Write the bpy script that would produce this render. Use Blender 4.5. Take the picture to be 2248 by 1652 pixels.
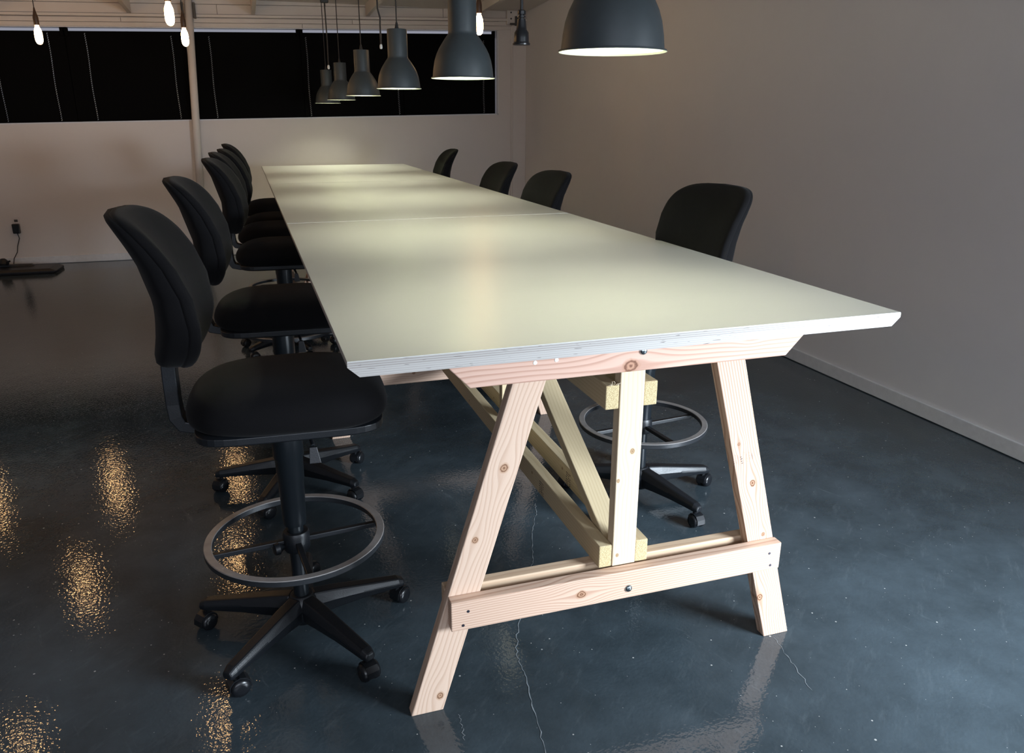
import bpy, bmesh, math, random
from mathutils import Vector, Matrix
random.seed(7)
C = bpy.context.scene.collection
for o in list(bpy.data.objects): bpy.data.objects.remove(o)
PI = math.pi
R_ = math.radians

# ------------------------------------------------------------------ camera, world, light, exposure
cam = bpy.data.cameras.new('camera'); camo = bpy.data.objects.new('camera', cam); C.objects.link(camo)
CR = [[0.9499408860445906, 0.0964196047568496, -0.2971793613953551],
      [-0.31242268470136236, 0.2995277267707363, -0.9014850009731433],
      [0.00209263107387117, 0.9492030345053096, 0.3146573059394945]]
m = Matrix(CR).to_4x4(); m.translation = Vector((-0.17299332, -1.68911492, 1.62873443))
camo.matrix_world = m
cam.sensor_fit = 'HORIZONTAL'; cam.sensor_width = 36.0; cam.lens = 36.0 * 1727.267 / 2248
cam.clip_start = 0.02; cam.clip_end = 100
bpy.context.scene.camera = camo

world = bpy.data.worlds.new('world'); bpy.context.scene.world = world; world.use_nodes = True
bg = world.node_tree.nodes['Background']
bg.inputs[0].default_value = (0.68, 0.70, 0.84, 1); bg.inputs[1].default_value = 0.4

def area(name, loc, rot, sx, sy, power, col, spread=180):
    l = bpy.data.lights.new(name, 'AREA'); l.shape = 'RECTANGLE'; l.size = sx; l.size_y = sy
    l.energy = power; l.color = col; l.spread = R_(spread)
    o = bpy.data.objects.new(name, l); C.objects.link(o); o.location = loc; o.rotation_euler = rot
    return o
# daylight coming in through the tall glazed opening in the right wall, behind the camera
_d = Vector((2.0, -.15, .35)) - Vector((3.25, -2.2, 1.30))
DAY = area('daylight_opening', (3.25, -2.2, 1.30), _d.to_track_quat('-Z', 'Y').to_euler(), 1.3, .9, 98, (0.78, 0.89, 1.0), 80)
# weak skylight from the front of the hall, far behind the camera
FRONT = area('front_daylight', (-0.5, -4.6, 1.9), (R_(90), 0, 0), 4.0, 1.6, 95, (0.78, 0.86, 1.0))

vs = bpy.context.scene.view_settings
vs.view_transform = 'Standard'; vs.look = 'None'; vs.gamma = 1.0; vs.use_curve_mapping = False
vs.exposure = 0.0

H = 1.1117          # table height
YW = 8.532          # far wall
XR = 3.365          # right wall
XL = -6.0; YF = -4.8
TILT = 0.0205
CEIL0, CSL = 2.86, 0.045

# ------------------------------------------------------------------ material helpers
class N:
    def __init__(s, name):
        s.m = bpy.data.materials.new(name); s.m.use_nodes = True; s.t = s.m.node_tree
        s.b = s.t.nodes['Principled BSDF']
    def new(s, typ, **k):
        n = s.t.nodes.new(typ)
        for a, b in k.items(): setattr(n, a, b)
        return n
    def put(s, sock, v):
        if isinstance(v, bpy.types.NodeSocket): s.t.links.new(v, sock)
        else: sock.default_value = v
    def M(s, op, a, b=0.0, c=0.0, clamp=False):
        n = s.new('ShaderNodeMath', operation=op); n.use_clamp = clamp
        s.put(n.inputs[0], a); s.put(n.inputs[1], b)
        if len(n.inputs) > 2: s.put(n.inputs[2], c)
        return n.outputs[0]
    def sep(s, v):
        n = s.new('ShaderNodeSeparateXYZ'); s.put(n.inputs[0], v); return n.outputs
    def comb(s, x, y, z):
        n = s.new('ShaderNodeCombineXYZ')
        for i, v in enumerate((x, y, z)): s.put(n.inputs[i], v)
        return n.outputs[0]
    def noise(s, vec, scale, detail=2, rough=.5):
        n = s.new('ShaderNodeTexNoise'); s.put(n.inputs['Vector'], vec)
        n.inputs['Scale'].default_value = scale; n.inputs['Detail'].default_value = detail
        n.inputs['Roughness'].default_value = rough
        return n.outputs[0]
    def obj(s): return s.new('ShaderNodeTexCoord').outputs['Object']
    def geo(s): return s.new('ShaderNodeNewGeometry').outputs['Position']
    def rnd(s): return s.new('ShaderNodeObjectInfo').outputs['Random']
    def mix(s, f, a, b):
        n = s.new('ShaderNodeMix', data_type='RGBA'); s.put(n.inputs[0], f)
        for i, v in ((6, a), (7, b)):
            if isinstance(v, tuple): v = (v[0], v[1], v[2], 1)
            s.put(n.inputs[i], v)
        return n.outputs[2]
    def ramp(s, f, stops):
        n = s.new('ShaderNodeValToRGB'); s.put(n.inputs[0], f)
        e = n.color_ramp.elements
        while len(e) < len(stops): e.new(.5)
        for q, (p, c) in zip(e, stops): q.position = p; q.color = (c, c, c, 1) if not isinstance(c, tuple) else (*c, 1)
        return n.outputs[0]
    def bump(s, h, strength, dist):
        n = s.new('ShaderNodeBump'); n.inputs['Strength'].default_value = strength
        n.inputs['Distance'].default_value = dist; s.put(n.inputs['Height'], h)
        s.t.links.new(n.outputs[0], s.b.inputs['Normal']); return n
    def set(s, **k):
        for a, v in k.items():
            a = a.replace('_', ' ')
            sock = s.b.inputs[a]
            if isinstance(v, tuple): v = (*v, 1) if len(v) == 3 else v
            s.put(sock, v)
        return s.m

def plain(name, col, rough=.5, metal=0.0, noise_amt=.12, scale=30, bump=0.0, **k):
    n = N(name)
    f = n.noise(n.obj(), scale, 3)
    c2 = tuple(c * (1 - noise_amt) for c in col); c1 = tuple(min(1, c * (1 + noise_amt)) for c in col)
    n.set(Base_Color=n.mix(f, c2, c1), Roughness=rough, Metallic=metal, **k)
    if bump: n.bump(n.noise(n.obj(), scale * 4, 2), bump, .002)
    return n.m

def emit(name, col, strength):
    n = N(name); n.set(Base_Color=(0, 0, 0), Emission_Color=col, Emission_Strength=strength); return n.m

def wood(name, light, dark, spacing=.008, wav=.010, knots=(), tilt=.35, contrast=.7, pores=.25):
    """board lying along local x, face across local z, thickness along local y"""
    n = N(name); P = n.obj(); x, y, z = n.sep(P); r = n.rnd()
    off = n.M('MULTIPLY', r, 37.0)
    nv = n.comb(n.M('ADD', n.M('MULTIPLY', x, 2.2), off), n.M('MULTIPLY', y, 7.0), n.M('MULTIPLY', z, 7.0))
    wv = n.M('MULTIPLY', n.M('SUBTRACT', n.noise(nv, 1.0, 2), .5), wav * 4)
    v = n.M('ADD', n.M('ADD', z, n.M('MULTIPLY', y, tilt)), wv)
    kmask = None; kring = None
    for kx, kz, kr in knots:
        dx = n.M('SUBTRACT', x, kx); dz = n.M('SUBTRACT', z, kz)
        ex = n.M('POWER', n.M('DIVIDE', n.M('ABSOLUTE', dx), kr * 4.5), 2.0)
        ez = n.M('POWER', n.M('DIVIDE', n.M('ABSOLUTE', dz), kr * 2.4), 2.0)
        g = n.M('EXPONENT', n.M('MULTIPLY', n.M('ADD', ex, ez), -1.0))
        v = n.M('SUBTRACT', v, n.M('MULTIPLY', dz, n.M('MULTIPLY', g, .95)))
        d = n.M('SQRT', n.M('ADD', n.M('MULTIPLY', dx, dx), n.M('MULTIPLY', n.M('MULTIPLY', dz, dz), 1.5)))
        d = n.M('ADD', d, n.M('MULTIPLY', n.M('SUBTRACT', n.noise(P, 38, 3, .6), .5), kr * .8))
        mk = n.M('SUBTRACT', 1.0, n.M('DIVIDE', n.M('SUBTRACT', d, kr * .65), kr * .45), clamp=True)
        rg = n.M('MULTIPLY', n.M('ADD', n.M('SINE', n.M('MULTIPLY', d, 2 * PI / (kr * .48))), 1.0), n.M('MULTIPLY', mk, .5))
        kmask = mk if kmask is None else n.M('MAXIMUM', kmask, mk)
        kring = rg if kring is None else n.M('MAXIMUM', kring, rg)
    fr = n.M('FRACT', n.M('ADD', n.M('DIVIDE', v, spacing), off))
    line = n.ramp(fr, [(0.0, 0.0), (.5, .18), (.80, 1.0), (.90, .9), (1.0, 0.0)])
    fine = n.noise(n.comb(n.M('MULTIPLY', x, 12), n.M('MULTIPLY', y, 260), n.M('MULTIPLY', z, 260)), 1.0, 2)
    amt = n.M('ADD', n.M('MULTIPLY', line, contrast), n.M('MULTIPLY', n.M('SUBTRACT', fine, .5), pores), clamp=True)
    col = n.mix(amt, light, dark)
    big = n.noise(n.comb(n.M('ADD', n.M('MULTIPLY', x, 1.5), off), n.M('MULTIPLY', y, 10), n.M('MULTIPLY', z, 10)), 1.0, 2)
    col = n.mix(n.M('MULTIPLY', big, .35), col, tuple(c * .72 for c in light))
    # per board tint
    col = n.mix(n.M('MULTIPLY', r, .18), col, tuple(c * .8 for c in light))
    if kmask is not None:
        kc = n.mix(kring, (light[0] * .68, light[1] * .56, light[2] * .46), (dark[0] * .42, dark[1] * .34, dark[2] * .28))
        col = n.mix(kmask, col, kc)
    n.set(Base_Color=col, Roughness=.62)
    n.b.inputs['Specular IOR Level'].default_value = .3
    n.bump(n.M('ADD', fine, line), .25, .0006)
    return n.m

FIR_L, FIR_D = (.70, .50, .38), (.42, .23, .15)
SPR_L, SPR_D = (.64, .52, .33), (.50, .37, .21)

# ------------------------------------------------------------------ object helpers
def link(name, me, mats, parent=None, M=None, smooth=False, bevel=0, seg=2, sub=0):
    o = bpy.data.objects.new(name, me); C.objects.link(o)
    if not isinstance(mats, (list, tuple)): mats = [mats]
    if not me.materials:
        for q in mats: me.materials.append(q)
    if smooth:
        for p in me.polygons: p.use_smooth = True
    if M is not None: o.matrix_basis = M
    if parent is not None: o.parent = parent
    if bevel:
        b = o.modifiers.new('bevel', 'BEVEL'); b.width = bevel; b.segments = seg; b.limit_method = 'ANGLE'; b.angle_limit = R_(35)
    if sub:
        s = o.modifiers.new('sub', 'SUBSURF'); s.levels = sub; s.render_levels = sub
    return o

def mesh(bm, name='m'):
    bmesh.ops.recalc_face_normals(bm, faces=bm.faces)
    me = bpy.data.meshes.new(name); bm.to_mesh(me); bm.free(); return me

def thing(name, label, cat, loc=(0, 0, 0), rz=0, group=None):
    o = bpy.data.objects.new(name, None); C.objects.link(o); o.empty_display_size = .1
    o.location = loc; o.rotation_euler = (0, 0, rz); o['label'] = label; o['category'] = cat
    if group: o['group'] = group
    return o
def tag(o, label, cat, group=None):
    o['label'] = label; o['category'] = cat
    if group: o['group'] = group
    return o
def struct(o): o['kind'] = 'structure'; return o

def add_box(bm, lo, hi, M=None):
    v = [bm.verts.new((x, y, z)) for x in (lo[0], hi[0]) for y in (lo[1], hi[1]) for z in (lo[2], hi[2])]
    if M is not None:
        for q in v: q.co = M @ q.co
    for f in ((0, 1, 3, 2), (4, 6, 7, 5), (0, 4, 5, 1), (2, 3, 7, 6), (0, 2, 6, 4), (1, 5, 7, 3)):
        bm.faces.new([v[i] for i in f])
    return v
def box(lo, hi, M=None):
    bm = bmesh.new(); add_box(bm, lo, hi, M); return mesh(bm)
def add_prism(bm, pts, y0, y1, M=None):
    """polygon in local xz, extruded along local y"""
    a = [bm.verts.new((p[0], y0, p[1])) for p in pts]; b = [bm.verts.new((p[0], y1, p[1])) for p in pts]
    if M is not None:
        for q in a + b: q.co = M @ q.co
    n = len(pts); bm.faces.new(a); bm.faces.new(b[::-1])
    for i in range(n): bm.faces.new((a[i], b[i], b[(i + 1) % n], a[(i + 1) % n]))
def add_tube(bm, pts, r, seg=10, cap=True):
    pts = [Vector(p) for p in pts]; rings = []
    rr = r if isinstance(r, (list, tuple)) else [r] * len(pts)
    up = None
    for i, p in enumerate(pts):
        d = (pts[min(i + 1, len(pts) - 1)] - pts[max(i - 1, 0)]).normalized()
        if up is None:
            up = Vector((0, 0, 1)) if abs(d.z) < .9 else Vector((1, 0, 0))
        s = d.cross(up).normalized(); up = s.cross(d).normalized()
        rings.append([bm.verts.new(p + rr[i] * (math.cos(2 * PI * k / seg) * s + math.sin(2 * PI * k / seg) * up)) for k in range(seg)])
    for a, b in zip(rings, rings[1:]):
        for k in range(seg): bm.faces.new((a[k], a[(k + 1) % seg], b[(k + 1) % seg], b[k]))
    if cap: bm.faces.new(rings[0][::-1]); bm.faces.new(rings[-1])
def tube(pts, r, seg=10):
    bm = bmesh.new(); add_tube(bm, pts, r, seg); return mesh(bm)
def add_lathe(bm, prof, seg=32, M=None, close=False, mat=None):
    rings = []
    for r, z in prof:
        if r < 1e-5:
            v = bm.verts.new((0, 0, z)); rings.append([v])
        else: rings.append([bm.verts.new((r * math.cos(2 * PI * k / seg), r * math.sin(2 * PI * k / seg), z)) for k in range(seg)])
    if M is not None:
        for q in rings:
            for v in q: v.co = M @ v.co
    pr = list(zip(rings, rings[1:]))
    if close: pr.append((rings[-1], rings[0]))
    for i, (a, b) in enumerate(pr):
        for k in range(seg):
            k2 = (k + 1) % seg
            if len(a) == 1 and len(b) == 1: continue
            if len(a) == 1: f = bm.faces.new((a[0], b[k2], b[k]))
            elif len(b) == 1: f = bm.faces.new((a[k], a[k2], b[0]))
            else: f = bm.faces.new((a[k], a[k2], b[k2], b[k]))
            f.smooth = True
            if mat: f.material_index = mat[i % len(mat)]
def lathe(prof, seg=32, M=None, close=False, mat=None):
    bm = bmesh.new(); add_lathe(bm, prof, seg, M, close, mat); me = mesh(bm); me.set_sharp_from_angle(angle=R_(38)); return me
def frame(origin, xdir, ydir):
    x = Vector(xdir).normalized(); y = Vector(ydir); y = (y - x * y.dot(x)).normalized(); z = x.cross(y)
    M = Matrix((x, y, z)).transposed().to_4x4(); M.translation = Vector(origin); return M

# ------------------------------------------------------------------ materials
def wall_mat(name, col, sc=1.2):
    n = N(name); p = n.geo()
    a = n.noise(p, sc, 3, .6); b = n.noise(p, 14, 4, .6)
    f = n.M('ADD', n.M('MULTIPLY', a, .7), n.M('MULTIPLY', b, .3))
    n.set(Base_Color=n.mix(f, tuple(c * .94 for c in col), tuple(c * 1.05 for c in col)), Roughness=.62)
    n.b.inputs['Specular IOR Level'].default_value = .35
    n.bump(n.noise(p, 90, 3), .12, .002)
    return n.m
WALL = wall_mat('painted_wall', (.70, .685, .70))
WALLB = wall_mat('painted_back_wall', (.66, .61, .58))
BOARDP = wall_mat('painted_boards', (.62, .57, .53), 3)
WHITE = plain('white_trim_paint', (.66, .66, .68), .5)

def floor_mat():
    n = N('sealed_concrete'); p = n.geo(); x, y, z = n.sep(p)
    a = n.noise(p, .9, 4, .6); b = n.noise(p, 5.0, 5, .65)
    f = n.M('ADD', n.M('MULTIPLY', a, .55), n.M('MULTIPLY', b, .45))
    f = n.ramp(f, [(.32, 0.0), (.68, 1.0)])
    col = n.mix(f, (.021, .029, .034), (.060, .081, .096))
    # pale scuffs and streaks
    s = n.noise(n.comb(n.M('ADD', n.M('MULTIPLY', x, 2.0), n.M('MULTIPLY', y, 2.6)), n.M('MULTIPLY', n.M('SUBTRACT', x, y), 9.0), 0.0), 1.6, 6, .72)
    s = n.ramp(s, [(.56, 0.0), (.74, 1.0)])
    col = n.mix(n.M('MULTIPLY', s, .16), col, (.17, .20, .22))
    s2 = n.noise(n.comb(n.M('MULTIPLY', n.M('ADD', x, n.M('MULTIPLY', y, .4)), 14.0), n.M('MULTIPLY', n.M('SUBTRACT', y, n.M('MULTIPLY', x, .4)), 2.0), 3.1), 1.5, 5, .7)
    s2 = n.ramp(s2, [(.64, 0.0), (.78, 1.0)])
    col = n.mix(n.M('MULTIPLY', s2, .22), col, (.20, .23, .25))
    # flecks
    def fleck(scale, thr):
        vo = n.new('ShaderNodeTexVoronoi'); vo.inputs['Scale'].default_value = scale
        n.t.links.new(p, vo.inputs['Vector'])
        cs = n.sep(vo.outputs['Color'])
        ok = n.M('GREATER_THAN', cs[0], thr)
        rad = n.M('MULTIPLY', cs[1], .16)
        near = n.M('LESS_THAN', vo.outputs['Distance'], rad)
        return n.M('MULTIPLY', ok, near)
    fl = n.M('MAXIMUM', fleck(46, .90), fleck(110, .95))
    col = n.mix(n.M('MULTIPLY', fl, .75), col, (.50, .50, .48))
    rg = n.M('ADD', n.M('MULTIPLY', n.noise(p, 3.0, 3), .05), .035)
    n.set(Base_Color=col, Roughness=rg)
    n.b.inputs['Specular IOR Level'].default_value = .42
    h = n.M('ADD', n.M('MULTIPLY', n.noise(p, 85, 1.5, .5), 1.0), n.M('MULTIPLY', n.noise(p, 7, 1), .6))
    n.bump(h, .28, .0022)
    return n.m
FLOOR = floor_mat()

def top_mat():
    n = N('laminate_top'); p = n.geo()
    a = n.noise(p, 60, 4, .6); b = n.noise(p, 2, 3)
    f = n.M('ADD', n.M('MULTIPLY', a, .4), n.M('MULTIPLY', b, .6))
    col = n.mix(f, (.62, .625, .60), (.69, .695, .665))
    vo = n.new('ShaderNodeTexVoronoi'); vo.inputs['Scale'].default_value = 9; n.t.links.new(p, vo.inputs['Vector'])
    dot = n.M('MULTIPLY', n.M('LESS_THAN', vo.outputs['Distance'], .02), n.M('GREATER_THAN', n.sep(vo.outputs['Color'])[0], .8))
    col = n.mix(n.M('MULTIPLY', dot, .7), col, (.15, .12, .08))
    n.set(Base_Color=col, Roughness=n.M('ADD', n.M('MULTIPLY', a, .08), .27))
    n.b.inputs['Specular IOR Level'].default_value = .5
    n.bump(n.noise(p, 220, 2), .06, .001)
    return n.m
TOP = top_mat()

def ply_mat():
    n = N('plywood_edge'); x, y, z = n.sep(n.geo())
    wob = n.M('MULTIPLY', n.M('SUBTRACT', n.noise(n.comb(n.M('MULTIPLY', x, 3), n.M('MULTIPLY', y, 3), 0.0), 2.0, 2), .5), .0012)
    zz = n.M('SUBTRACT', H, n.M('ADD', z, wob))
    fr = n.M('FRACT', n.M('DIVIDE', zz, .0052))
    st = n.ramp(fr, [(0.0, 1.0), (.16, .15), (.5, 0.0), (.60, .55), (.94, .35), (1.0, 1.0)])
    # plies fade into a solid grain in the lower sheet
    low = n.M('LESS_THAN', n.M('MULTIPLY', zz, 1.0), .018)
    amt = n.M('MULTIPLY', st, n.M('ADD', n.M('MULTIPLY', low, .45), .55))
    fine = n.noise(n.comb(n.M('MULTIPLY', x, 14), n.M('MULTIPLY', y, 14), n.M('MULTIPLY', z, 900)), 1.0, 3)
    col = n.mix(amt, (.60, .58, .55), (.17, .12, .09))
    col = n.mix(n.M('MULTIPLY', fine, .45), col, (.38, .37, .36))
    gap = n.noise(n.comb(n.M('MULTIPLY', x, 26), n.M('MULTIPLY', y, 26), n.M('MULTIPLY', z, 420)), 1.0, 1)
    col = n.mix(n.ramp(gap, [(.70, 0.0), (.73, 1.0)]), col, (.07, .045, .035))
    n.set(Base_Color=col, Roughness=.6)
    n.bump(fine, .3, .0008)
    return n.m
PLY = ply_mat()

FABRIC = None
def fabric():
    n = N('black_upholstery'); p = n.obj()
    w = n.noise(p, 420, 2); b = n.noise(p, 6, 2)
    n.set(Base_Color=n.mix(n.M('ADD', n.M('MULTIPLY', w, .7), n.M('MULTIPLY', b, .3)), (.0025, .0025, .003), (.0078, .0073, .0082)), Roughness=.88)
    n.b.inputs['Specular IOR Level'].default_value = .10
    n.b.inputs['Sheen Weight'].default_value = .03
    n.bump(w, .4, .0006)
    return n.m
FABRIC = fabric()
PLASTIC = plain('black_plastic', (.006, .0075, .010), .42, bump=.15, scale=60)
PLASTIC2 = plain('black_wheel_plastic', (.008, .009, .011), .30, scale=40)
COLUMN = plain('black_painted_steel', (.007, .010, .013), .36, scale=20)
RINGTOP = plain('worn_ring_steel', (.34, .32, .31), .5, metal=.6, scale=26, noise_amt=.3)
RINGSIDE = plain('black_ring_side', (.016, .018, .021), .4)
SHADE_OUT = plain('grey_shade_enamel', (.033, .042, .046), .48, scale=40)
SHADE_IN = plain('white_shade_inside', (.85, .88, .72), .45, noise_amt=.02)
CORDM = plain('black_cord', (.012, .012, .013), .5)
STEEL = plain('zinc_bolt', (.35, .42, .45), .25, metal=1.0)
WHITESCREW = plain('pale_screw_head', (.75, .75, .72), .5)
DARKSCREW = plain('dark_screw_head', (.05, .05, .07), .4, metal=.6)
BLIND = plain('black_blind_cloth', (.002, .002, .0022), .9, scale=200, Specular_IOR_Level=.08)
BEAD = plain('steel_bead_chain', (.50, .54, .60), .3, metal=.8)
GLASSN = N('window_glass'); GLASSN.set(Base_Color=(1, 1, 1), Roughness=.02, Transmission_Weight=1.0, IOR=1.05); GLASS = GLASSN.m
BULB = emit('glowing_filament_bulb', (1.0, .58, .25), 44)
LED = emit('lit_shade_bulb', (1.0, .99, .77), 400)
BROWN = plain('brown_bulb_socket', (.07, .035, .018), .45)
CRACK = plain('pale_crack_filler', (.20, .23, .25), .5, noise_amt=.5, scale=60)

# ------------------------------------------------------------------ room shell
struct(link('floor', box((XL, YF, -.12), (XR + .2, YW + .2, 0)), FLOOR))
def zt(x): return TILT * x

def quad_wall(poly, y0=YW, y1=YW + .16):
    bm = bmesh.new(); add_prism(bm, poly, y0, y1); return bm
ZB = lambda x: 1.578 + .0205 * x       # window sill height on the back wall
ZT = lambda x: 2.553 + .0235 * x       # window head height
WX0, WXC0, WXC1, WX1 = -4.6, -.678, -.602, 3.005
HD = lambda x: 2.572 + .0235 * x
bm = bmesh.new()
add_prism(bm, [(XL, 0), (XR + .2, 0), (XR + .2, ZB(XR + .2)), (XL, ZB(XL))], YW, YW + .16)
add_prism(bm, [(WX1, ZB(WX1)), (XR + .2, ZB(XR)), (XR + .2, 3.2), (WX1, 3.2)], YW, YW + .16)
add_prism(bm, [(XL, ZB(XL)), (WX0, ZB(WX0)), (WX0, 3.2), (XL, 3.2)], YW, YW + .16)
add_prism(bm, [(WX0, HD(WX0)), (WX1, HD(WX1)), (WX1, 3.2), (WX0, 3.2)], YW + .02, YW + .16)
wb = struct(link('wall_back', mesh(bm), WALLB))
# painted sheathing boards above the window band, each its own piece, with recessed joints
bands = [(.020, .062, 0.0), (.066, .112, 0.0), (.118, .146, .045), (.152, .252, 0.0), (.257, .40, -.004)]
cuts = [[-4.6, -2.9, .62, XR], [-4.6, -1.3, 1.2, XR], [-4.6, XR], [-4.6, -.30, 2.3, XR], [-4.6, -2.1, .9, XR]]
for (a, b, pr), cu in zip(bands, cuts):
    for x0, x1 in zip(cu, cu[1:]):
        g = .002
        base = lambda x: 2.553 + .0235 * x
        bmx = bmesh.new(); add_prism(bmx, [(x0 + g, base(x0) + a), (x1 - g, base(x1) + a), (x1 - g, base(x1) + b), (x0 + g, base(x0) + b)], YW - .012 - pr, YW + .02)
        link('sheathing_board', mesh(bmx), BOARDP, wb, bevel=.002, seg=1)

# right wall with the tall opening behind the camera
DY0, DY1 = -3.4, -1.2
bm = bmesh.new()
add_box(bm, (XR, DY1, 0), (XR + .18, YW + .16, 4.0)); add_box(bm, (XR, YF, 0), (XR + .18, DY0, 4.0))
add_box(bm, (XR, DY0, 2.6), (XR + .18, DY1, 4.0)); add_box(bm, (XR, DY0, 0), (XR + .18, DY1, .35))
struct(link('wall_right', mesh(bm), WALL))
struct(link('wall_left', box((XL - .15, YF, 0), (XL, YW + .16, 4.0)), WALL))
bm = bmesh.new()
add_box(bm, (XL, YF - .15, 0), (XR + .18, YF, .9)); add_box(bm, (XL, YF - .15, 2.8), (XR + .18, YF, 4.0))
add_box(bm, (XL, YF - .15, .9), (-2.6, YF, 2.8)); add_box(bm, (1.6, YF - .15, .9), (XR + .18, YF, 2.8))
struct(link('wall_front', mesh(bm), WALL))
# baseboards
struct(link('baseboard_right', box((XR - .016, DY1, .004), (XR, YW, .088)), WHITE, bevel=.004))
struct(link('baseboard_back', box((XL, YW - .014, .004), (XR - .016, YW, .085)), WHITE, bevel=.004))
# ceiling deck, rising a little towards the camera, and rafters
def zc(y): return CEIL0 + CSL * (YW - y)
bm = bmesh.new()
v = [bm.verts.new(p) for p in ((XL, YW + .16, zc(YW + .16)), (XR + .2, YW + .16, zc(YW + .16) + .0), (XR + .2, YF - .15, zc(YF)), (XL, YF - .15, zc(YF)))]
v2 = [bm.verts.new(q.co + Vector((0, 0, .1))) for q in v]
bm.faces.new(v); bm.faces.new(v2[::-1])
for i in range(4): bm.faces.new((v[i], v2[i], v2[(i + 1) % 4], v[(i + 1) % 4]))
ceil = struct(link('ceiling', mesh(bm), BOARDP))
for i, x in enumerate([-5.05, -3.77, -2.49, -1.20, .085, 1.375, 2.66]):
    zl = 2.700 + .023 * x
    bm = bmesh.new()
    y1, y0 = YW - .06, YF
    vv = []
    for y in (y1, y0):
        zb = zl + CSL * (YW - y)
        for xx in (x - .02, x + .02):
            for z in (zb, zc(y) + .005): vv.append(bm.verts.new((xx, y, z)))
    for f in ((0, 1, 3, 2), (4, 6, 7, 5), (0, 4, 5, 1), (2, 3, 7, 6), (0, 2, 6, 4), (1, 5, 7, 3)): bm.faces.new([vv[k] for k in f])
    link('rafter', mesh(bm), BOARDP, ceil)

# corner post and trims at the right end of the back wall
struct(link('trim_1', box((3.17, YW - .022, .085), (3.187, YW, 2.69)), WALLB, bevel=.002))
struct(link('trim_2', box((3.187, YW - .035, .085), (XR - .001, YW, 2.70)), WALLB, bevel=.003))
tp = struct(link('trim_3', box((3.10, YW - .07, 2.705), (3.30, YW, 2.93)), BOARDP, bevel=.003))
link('corner_bracket', box((3.20, YW - .085, 2.69), (3.262, YW - .07, 2.80)), plain('dark_bracket', (.06, .055, .05), .6), tp, bevel=.002)
link('bracket_shelf', box((3.13, YW - .10, 2.695), (3.262, YW - .085, 2.72)), bpy.data.materials['dark_bracket'], tp, bevel=.002)
for z in (2.77, 2.84, 2.90):
    link('bolt', lathe([(0, 0), (.010, 0), (.010, .008), (0, .010)], 10, Matrix.Translation((3.15, YW - .07, z)) @ Matrix.Rotation(R_(90), 4, 'X')), bpy.data.materials['dark_bracket'], tp)

# steel post in front of the windows, leaning a touch
bm = bmesh.new()
add_tube(bm, [(-.732, YW - .09, 0), (-.595 + .015, YW - .09, 2.98)], .042, 20)
post = struct(link('column', mesh(bm), BOARDP, smooth=True))
for sx in (-1, 1):
    link('post_bracket', box((-.596 + sx * .062 - .012, YW - .13, 2.64), (-.596 + sx * .062 + .012, YW - .06, 2.80)), bpy.data.materials['dark_bracket'], post, bevel=.002)

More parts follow.
